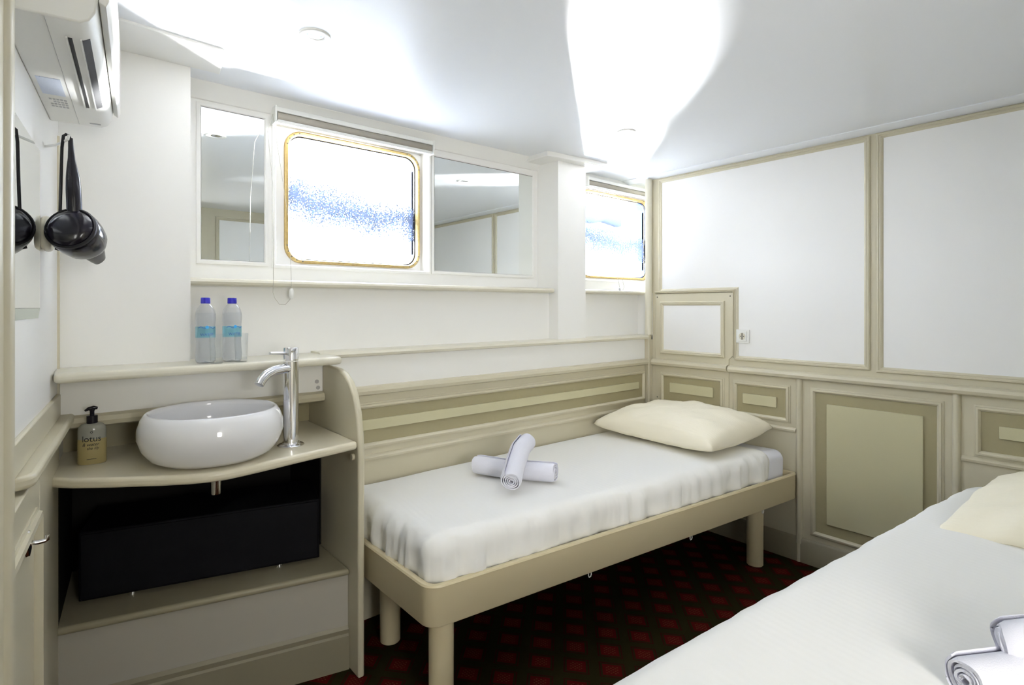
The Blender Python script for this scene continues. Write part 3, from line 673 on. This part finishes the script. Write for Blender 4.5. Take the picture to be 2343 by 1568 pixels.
def tumbler(x, y, lab):
    o = obj('drinking_glass', MB().lathe([(0, .0), (.0175, 0), (.019, .002), (.0225, .098), (.0222, .0995), (.0212, .0985), (.0178, .010), (0, .008)], n=36, cap=False), 'tumbler', loc=(x, y, 1.158), smooth=50)
    return tag(o, lab, 'glass', 'drinking glasses before the water bottles')
g1 = tumbler(.437, 2.078, 'clear drinking glass standing in front of the left water bottle')
g2 = g1.copy(); COL.objects.link(g2); g2.location = (.516, 2.084, 1.158); g2['label'] = 'clear drinking glass standing in front of the right water bottle'
# box in the cupboard
bx = thing('storage_box', 'long black box on small feet in the open cupboard under the basin', 'box', (.43, 2.3, .376))
P0, P1 = Vector((.075 - .43, 2.268 - 2.3)), Vector((.792 - .43, 2.085 - 2.3)); dn = (P1 - P0).normalized(); nb = Vector((-dn.y, dn.x))
q4 = [P0, P1, P1 + nb * .27, P0 + nb * .27]
obj('box_body', MB().prism([(a.x, a.y) for a in q4], .018, .242, lambda a, b, z: (a, b, z)), 'boxm', bx, bevel=.004)
obj('box_front', MB().prism([((P0 + dn * a - nb * b).x, (P0 + dn * a - nb * b).y) for a, b in ((.006, 0), (.733, 0), (.733, .006), (.006, .006))], .026, .236, lambda a, b, z: (a, b, z)), 'boxm', bx, bevel=.002)
for a in (.14, .60):
    p = P0 + dn * a + nb * .035; obj('foot', MB().lathe([(0, 0), (.014, 0), (.012, .018), (0, .018)], (p.x, p.y, .0), 16), 'chrome', bx)

# ================================================================= LEFT WALL THINGS
L3 = lambda s, n, z: Vector(lw(s, n, z))
# air conditioner
ac = thing('air_conditioner', 'white wall air conditioner high on the left wall with dark outlet slots', 'air conditioner', lw(.5, 0, 1.88))
ao = Vector(lw(.5, 0, 1.88)); al = lambda s, n, z: tuple(L3(s, n, z) - ao)
pf = [(0, 1.880), (.118, 1.880), (.132, 1.888), (.142, 1.905), (.146, 1.93), (.146, 2.15), (.125, 2.175), (0, 2.175)]
obj('casing', MB().prism(pf, .15, .885, lambda n, z, s: al(s, n, z)), 'plastic', ac, bevel=.004)
obj('front_panel', MB().prism([(.147, 1.925), (.158, 1.918), (.163, 1.930), (.163, 2.150), (.150, 2.165), (.147, 2.165)], .145, .89, lambda n, z, s: al(s, n, z)), 'plastic', ac, bevel=.003)
for n0, n1, s0, s1 in ((.094, .1005, .34, .80), (.1165, .129, .345, .80)):
    obj('outlet_slot', MB().prism([(s0, n0), (s0, n1), (s1, n1), (s1, n0)], 1.8785, 1.8885 if n1 > .12 else 1.882, lambda s, n, z: al(s, n, z + max(0, n - .118) * .62)), 'dull', ac)
for n0, n1 in ((.0905, .0935), (.1135, .116)):
    obj('slot_lip', MB().prism([(.335, n0), (.335, n1), (.805, n1), (.805, n0)], 1.876, 1.881, lambda s, n, z: al(s, n, z)), 'plastic', ac)
obj('seam', MB().prism([(.16, .066), (.16, .0668), (.88, .0668), (.88, .066)], 1.8793, 1.8805, lambda s, n, z: al(s, n, z)), 'grey', ac)
def sticker_mat():
    m = mat('printed_sticker', (.62, .68, .82), .5); nt = m.node_tree; b = nt.nodes['Principled BSDF']
    tc = nt.nodes.new('ShaderNodeTexCoord'); br = nt.nodes.new('ShaderNodeTexBrick'); br.inputs['Scale'].default_value = 90
    br.inputs['Color1'].default_value = (.10, .16, .42, 1); br.inputs['Color2'].default_value = (.55, .62, .80, 1); br.inputs['Mortar'].default_value = (.66, .72, .85, 1); br.inputs['Mortar Size'].default_value = .12
    nt.links.new(tc.outputs['Object'], br.inputs['Vector']); nt.links.new(br.outputs['Color'], b.inputs['Base Color']); return m
M['sticker'] = sticker_mat()
st = obj('sticker', MB().prism([(.405, .012), (.405, .057), (.53, .057), (.53, .012)], 1.8790, 1.8802, lambda s, n, z: al(s, n, z)), 'sticker', ac)
for k in range(4):
    for j in range(5):
        if random.random() < .85:
            s0 = .302 + k * .020; n0 = .020 + j * .0075
            obj('print_mark', MB().prism([(s0, n0), (s0, n0 + .0055), (s0 + .012 * random.uniform(.6, 1), n0 + .0055), (s0 + .010, n0)], 1.8792, 1.8802, lambda s, n, z: al(s, n, z)), 'grey', ac)
obj('maker_plate', MB().prism([(.180, .092), (.180, .118), (.190, .118), (.190, .092)], 1.879, 1.8802, lambda s, n, z: al(s, n, z)), 'grey', ac)
# wall mirror
mr = thing('wall_mirror', 'frameless mirror on the left wall reflecting the hair dryer', 'mirror', lw(.62, 0, 1.325))
mo = Vector(lw(.62, 0, 1.325)); mlc = lambda s, n, z: tuple(L3(s, n, z) - mo)
obj('glass_sheet', MB().prism([(.385, 1.347), (.385, 1.738), (.86, 1.738), (.86, 1.347)], 0, .005, lambda s, z, n: mlc(s, n, z)), 'mirror', mr)
M['bevelglass'] = mat('green_mirror_edge', (.42, .52, .46), .08, 1)
obj('bevelled_edge', MB().prism([(0, 1.322), (.0015, 1.322), (.005, 1.346), (0, 1.346)], .385, .86, lambda n, z, s: mlc(s, n, z)), 'bevelglass', mr)
sw = thing('wall_holder', 'rounded ivory plastic holder on the left wall behind the hair dryer', 'holder', lw(.31, 0, 1.54))
swo = Vector(lw(.31, 0, 1.54))
obj('holder_body', MB().prism(rr(-.045, .045, -.045, .045, .025), 0, .022, lambda a, b, n: tuple(L3(.31 + a, n, 1.54 + b) - swo)), 'ledge', sw, bevel=.012, seg=4)
hk = thing('wall_hook', 'small white hook screwed high on the left wall', 'hook', lw(.25, 0, 1.785))
ho = Vector(lw(.25, 0, 1.785)); hl2 = lambda p: tuple(Vector(p) - ho)
obj('hook_arm', MB().tube([hl2(lw(.25, -.002, 1.782)), hl2(lw(.31, .028, 1.776)), hl2(lw(.385, .053, 1.772)), hl2(lw(.392, .060, 1.776)), hl2(lw(.393, .062, 1.787))], .0032, 10), 'plastic', hk)
# hair dryer
hdn = thing('hair_dryer', 'black hair dryer hanging by its cord from the hook on the left wall', 'hair dryer', (.048, 1.80, 1.545))
ax = Vector((.40, .84, -.33)).normalized(); e1 = ax.orthogonal().normalized(); e2 = ax.cross(e1)
def dr(prof, n=36): return MB().lathe(prof, n=n, fn=lambda x, y, z: tuple(e1 * x + e2 * y + ax * z))
obj('barrel', dr([(.052, -.012), (.0565, -.006), (.058, .01), (.057, .035), (.052, .065), (.043, .085), (.030, .098), (.0, .098)]), 'black', hdn, smooth=60)
obj('intake_cap', dr([(0, -.032), (.022, -.0305), (.040, -.025), (.050, -.016), (.0515, -.008), (0, -.008)]), 'black', hdn, smooth=60)
obj('rim_ring', dr([(.0505, -.013), (.053, -.016), (.0565, -.012), (.0565, -.005), (.0505, -.005)]), 'dull', hdn)
nz = MB().lathe([(.030, .09), (.027, .115), (.020, .140), (.014, .158), (.0, .158)], n=30, fn=lambda x, y, z: tuple(e1 * x * (1 + (z - .09) * 2) + e2 * y * (1 - (z - .09) * 6) + ax * z + Vector((.0, 0, -.012)) * ((z - .09) / .07)))
obj('nozzle', nz, 'black', hdn)
hb = MB(); rs = []
for z, r_, ox in ((.035, .0165, .004), (.07, .0165, .003), (.105, .0165, .002), (.135, .0150, .001), (.160, .0115, -.001), (.185, .0080, -.002), (.210, .0062, -.003), (.236, .0052, -.004)):
    rs.append([(ox + r_ * math.cos(2 * math.pi * k / 20), r_ * 1.15 * math.sin(2 * math.pi * k / 20) + .01, z) for k in range(20)])
hb.loft(rs); obj('handle', hb, 'black', hdn, smooth=60)
obj('power_cord', MB().tube([(-.004, .01, .232), (-.007, .012, .242), (-.013, .012, .245), (-.018, .012, .240), (-.021, .012, .21), (-.023, .012, .12), (-.025, .014, .03), (-.030, .02, -.02), (-.032, .03, -.048), (-.015, .03, -.052), (.01, .02, -.050)], .0036, 10), 'dull', hdn)

# ================================================================= WINDOW WALL THINGS
def flat_mirror(label, x0, x1, z0, z1):
    t = thing('mirror', label, 'mirror', ((x0 + x1) / 2, 2.409, z0))
    c = (x0 + x1) / 2
    obj('mirror_glass', MB().box(x0 - c, x1 - c, -.003, .0, 0, z1 - z0), 'mirror', t)
    obj('edge_shadow_gap', MB().box(x0 - c, x1 - c, -.0036, -.0004, z1 - z0, z1 - z0 + .0022), 'rubber', t)
    return t
flat_mirror('tall narrow mirror between the wide pier and the large porthole', .453, .683, 1.534, 2.123)
flat_mirror('wide mirror between the large porthole and the slim pier', 1.505, 2.174, 1.534, 2.112)
def blind(label, x0, x1, ztop, y=2.365, cord=True):
    c = (x0 + x1) / 2; t = thing('roller_blind', label, 'blind', (c, y, ztop))
    w = (x1 - x0) / 2
    obj('head_rail', MB().box(-w, w, -.018, .04, -.020, 0), 'plastic', t, bevel=.003)
    obj('fabric_roll', MB().lathe([(.019, -w + .008), (.019, w - .008)], n=28, fn=lambda x, y_, z: (z, .0 + x, -.037 + y_)), 'taupe_fabric', t)
    obj('bottom_bar', MB().box(-w + .008, w - .008, -.020, .004, -.066, -.052), 'plastic', t, bevel=.003)
    for s_ in (-1, 1): obj('bracket', MB().box(s_ * w - .004, s_ * w + .004, -.024, .045, -.066, .002), 'plastic', t, bevel=.002)
    if cord:
        # bead loop hangs past the sill to a small tassel
        cx = .668 - c; yy = 2.238 - y; zz = lambda z: z - ztop
        pts = [(-w - .006, 0, -.03), (cx + .003, -.05, -.12), (cx + .003, yy + .012, -.35), (cx + .002, yy, zz(1.45)), (cx, yy, zz(1.405)), (cx + .006, yy, zz(1.384)), (cx + .025, yy, zz(1.358)), (cx + .046, yy, zz(1.358)), (cx + .064, yy, zz(1.378)), (cx + .069, yy, zz(1.39))]
        obj('cord', MB().tube(pts, .0009, 6), 'cord', t)
        obj('cord', MB().tube([(-w - .006, 0, -.04), (cx + .066, yy + .01, -.5), (cx + .070, yy, zz(1.43)), (cx + .071, yy, zz(1.41))], .0007, 6), 'cord', t)
        obj('tassel', MB().lathe([(0, -.022), (.006, -.020), (.009, -.012), (.0095, 0), (.008, .014), (.004, .020), (0, .021)], (cx + .070, yy, zz(1.402)), 16), 'plastic', t)
    else:
        obj('cord', MB().tube([(-.20, -.11, -.62), (-.20, -.13, -.70), (-.19, -.13, -.725), (-.17, -.13, -.725), (-.155, -.13, -.70), (-.15, -.11, -.64)], .0011, 6), 'cord', t)
        obj('tassel', MB().lathe([(0, -.016), (.005, -.012), (.005, .006), (0, .012)], (-.20, -.13, -.715), 12), 'grey', t)
    return t
blind('rolled up taupe blind with white rail above the large porthole', .712, 1.462, 2.170)
blind('rolled up blind above the small corner porthole', 2.62, 3.36, 2.176, y=2.388, cord=False)

# downlights: lamps in the ceiling, switched off, so no light of their own
def downlight(label, x, y):
    t = thing('downlight', label, 'ceiling light', (x, y, ZC), 0, 'ceiling downlights')
    obj('trim_ring', MB().lathe([(.026, .012), (.0265, -.002), (.034, -.0045), (.044, -.004), (.047, -.001), (.047, .002), (.030, .002)], n=40, cap=False), 'plastic', t, smooth=60)
    obj('reflector', MB().lathe([(.0262, -.001), (.022, -.0015), (.014, -.001), (.010, -.0005), (0, -.0005)], n=32, cap=False), 'chrome', t)
    obj('bulb', MB().lathe([(0, -.0045), (.008, -.004), (.011, -.001), (.011, 0)], n=20, cap=False), 'tumbler', t)
    return t
downlight('round white ceiling downlight nearest the air conditioner', .645, 1.735)
dl = [o for o in COL.objects if o.name == 'downlight'][0]
dup(dl, (2.172, 1.716, ZC), 'round white ceiling downlight nearest the corner porthole')
dup(dl, (.75, .30, ZC), 'ceiling downlight above the camera seen only in the narrow mirror')
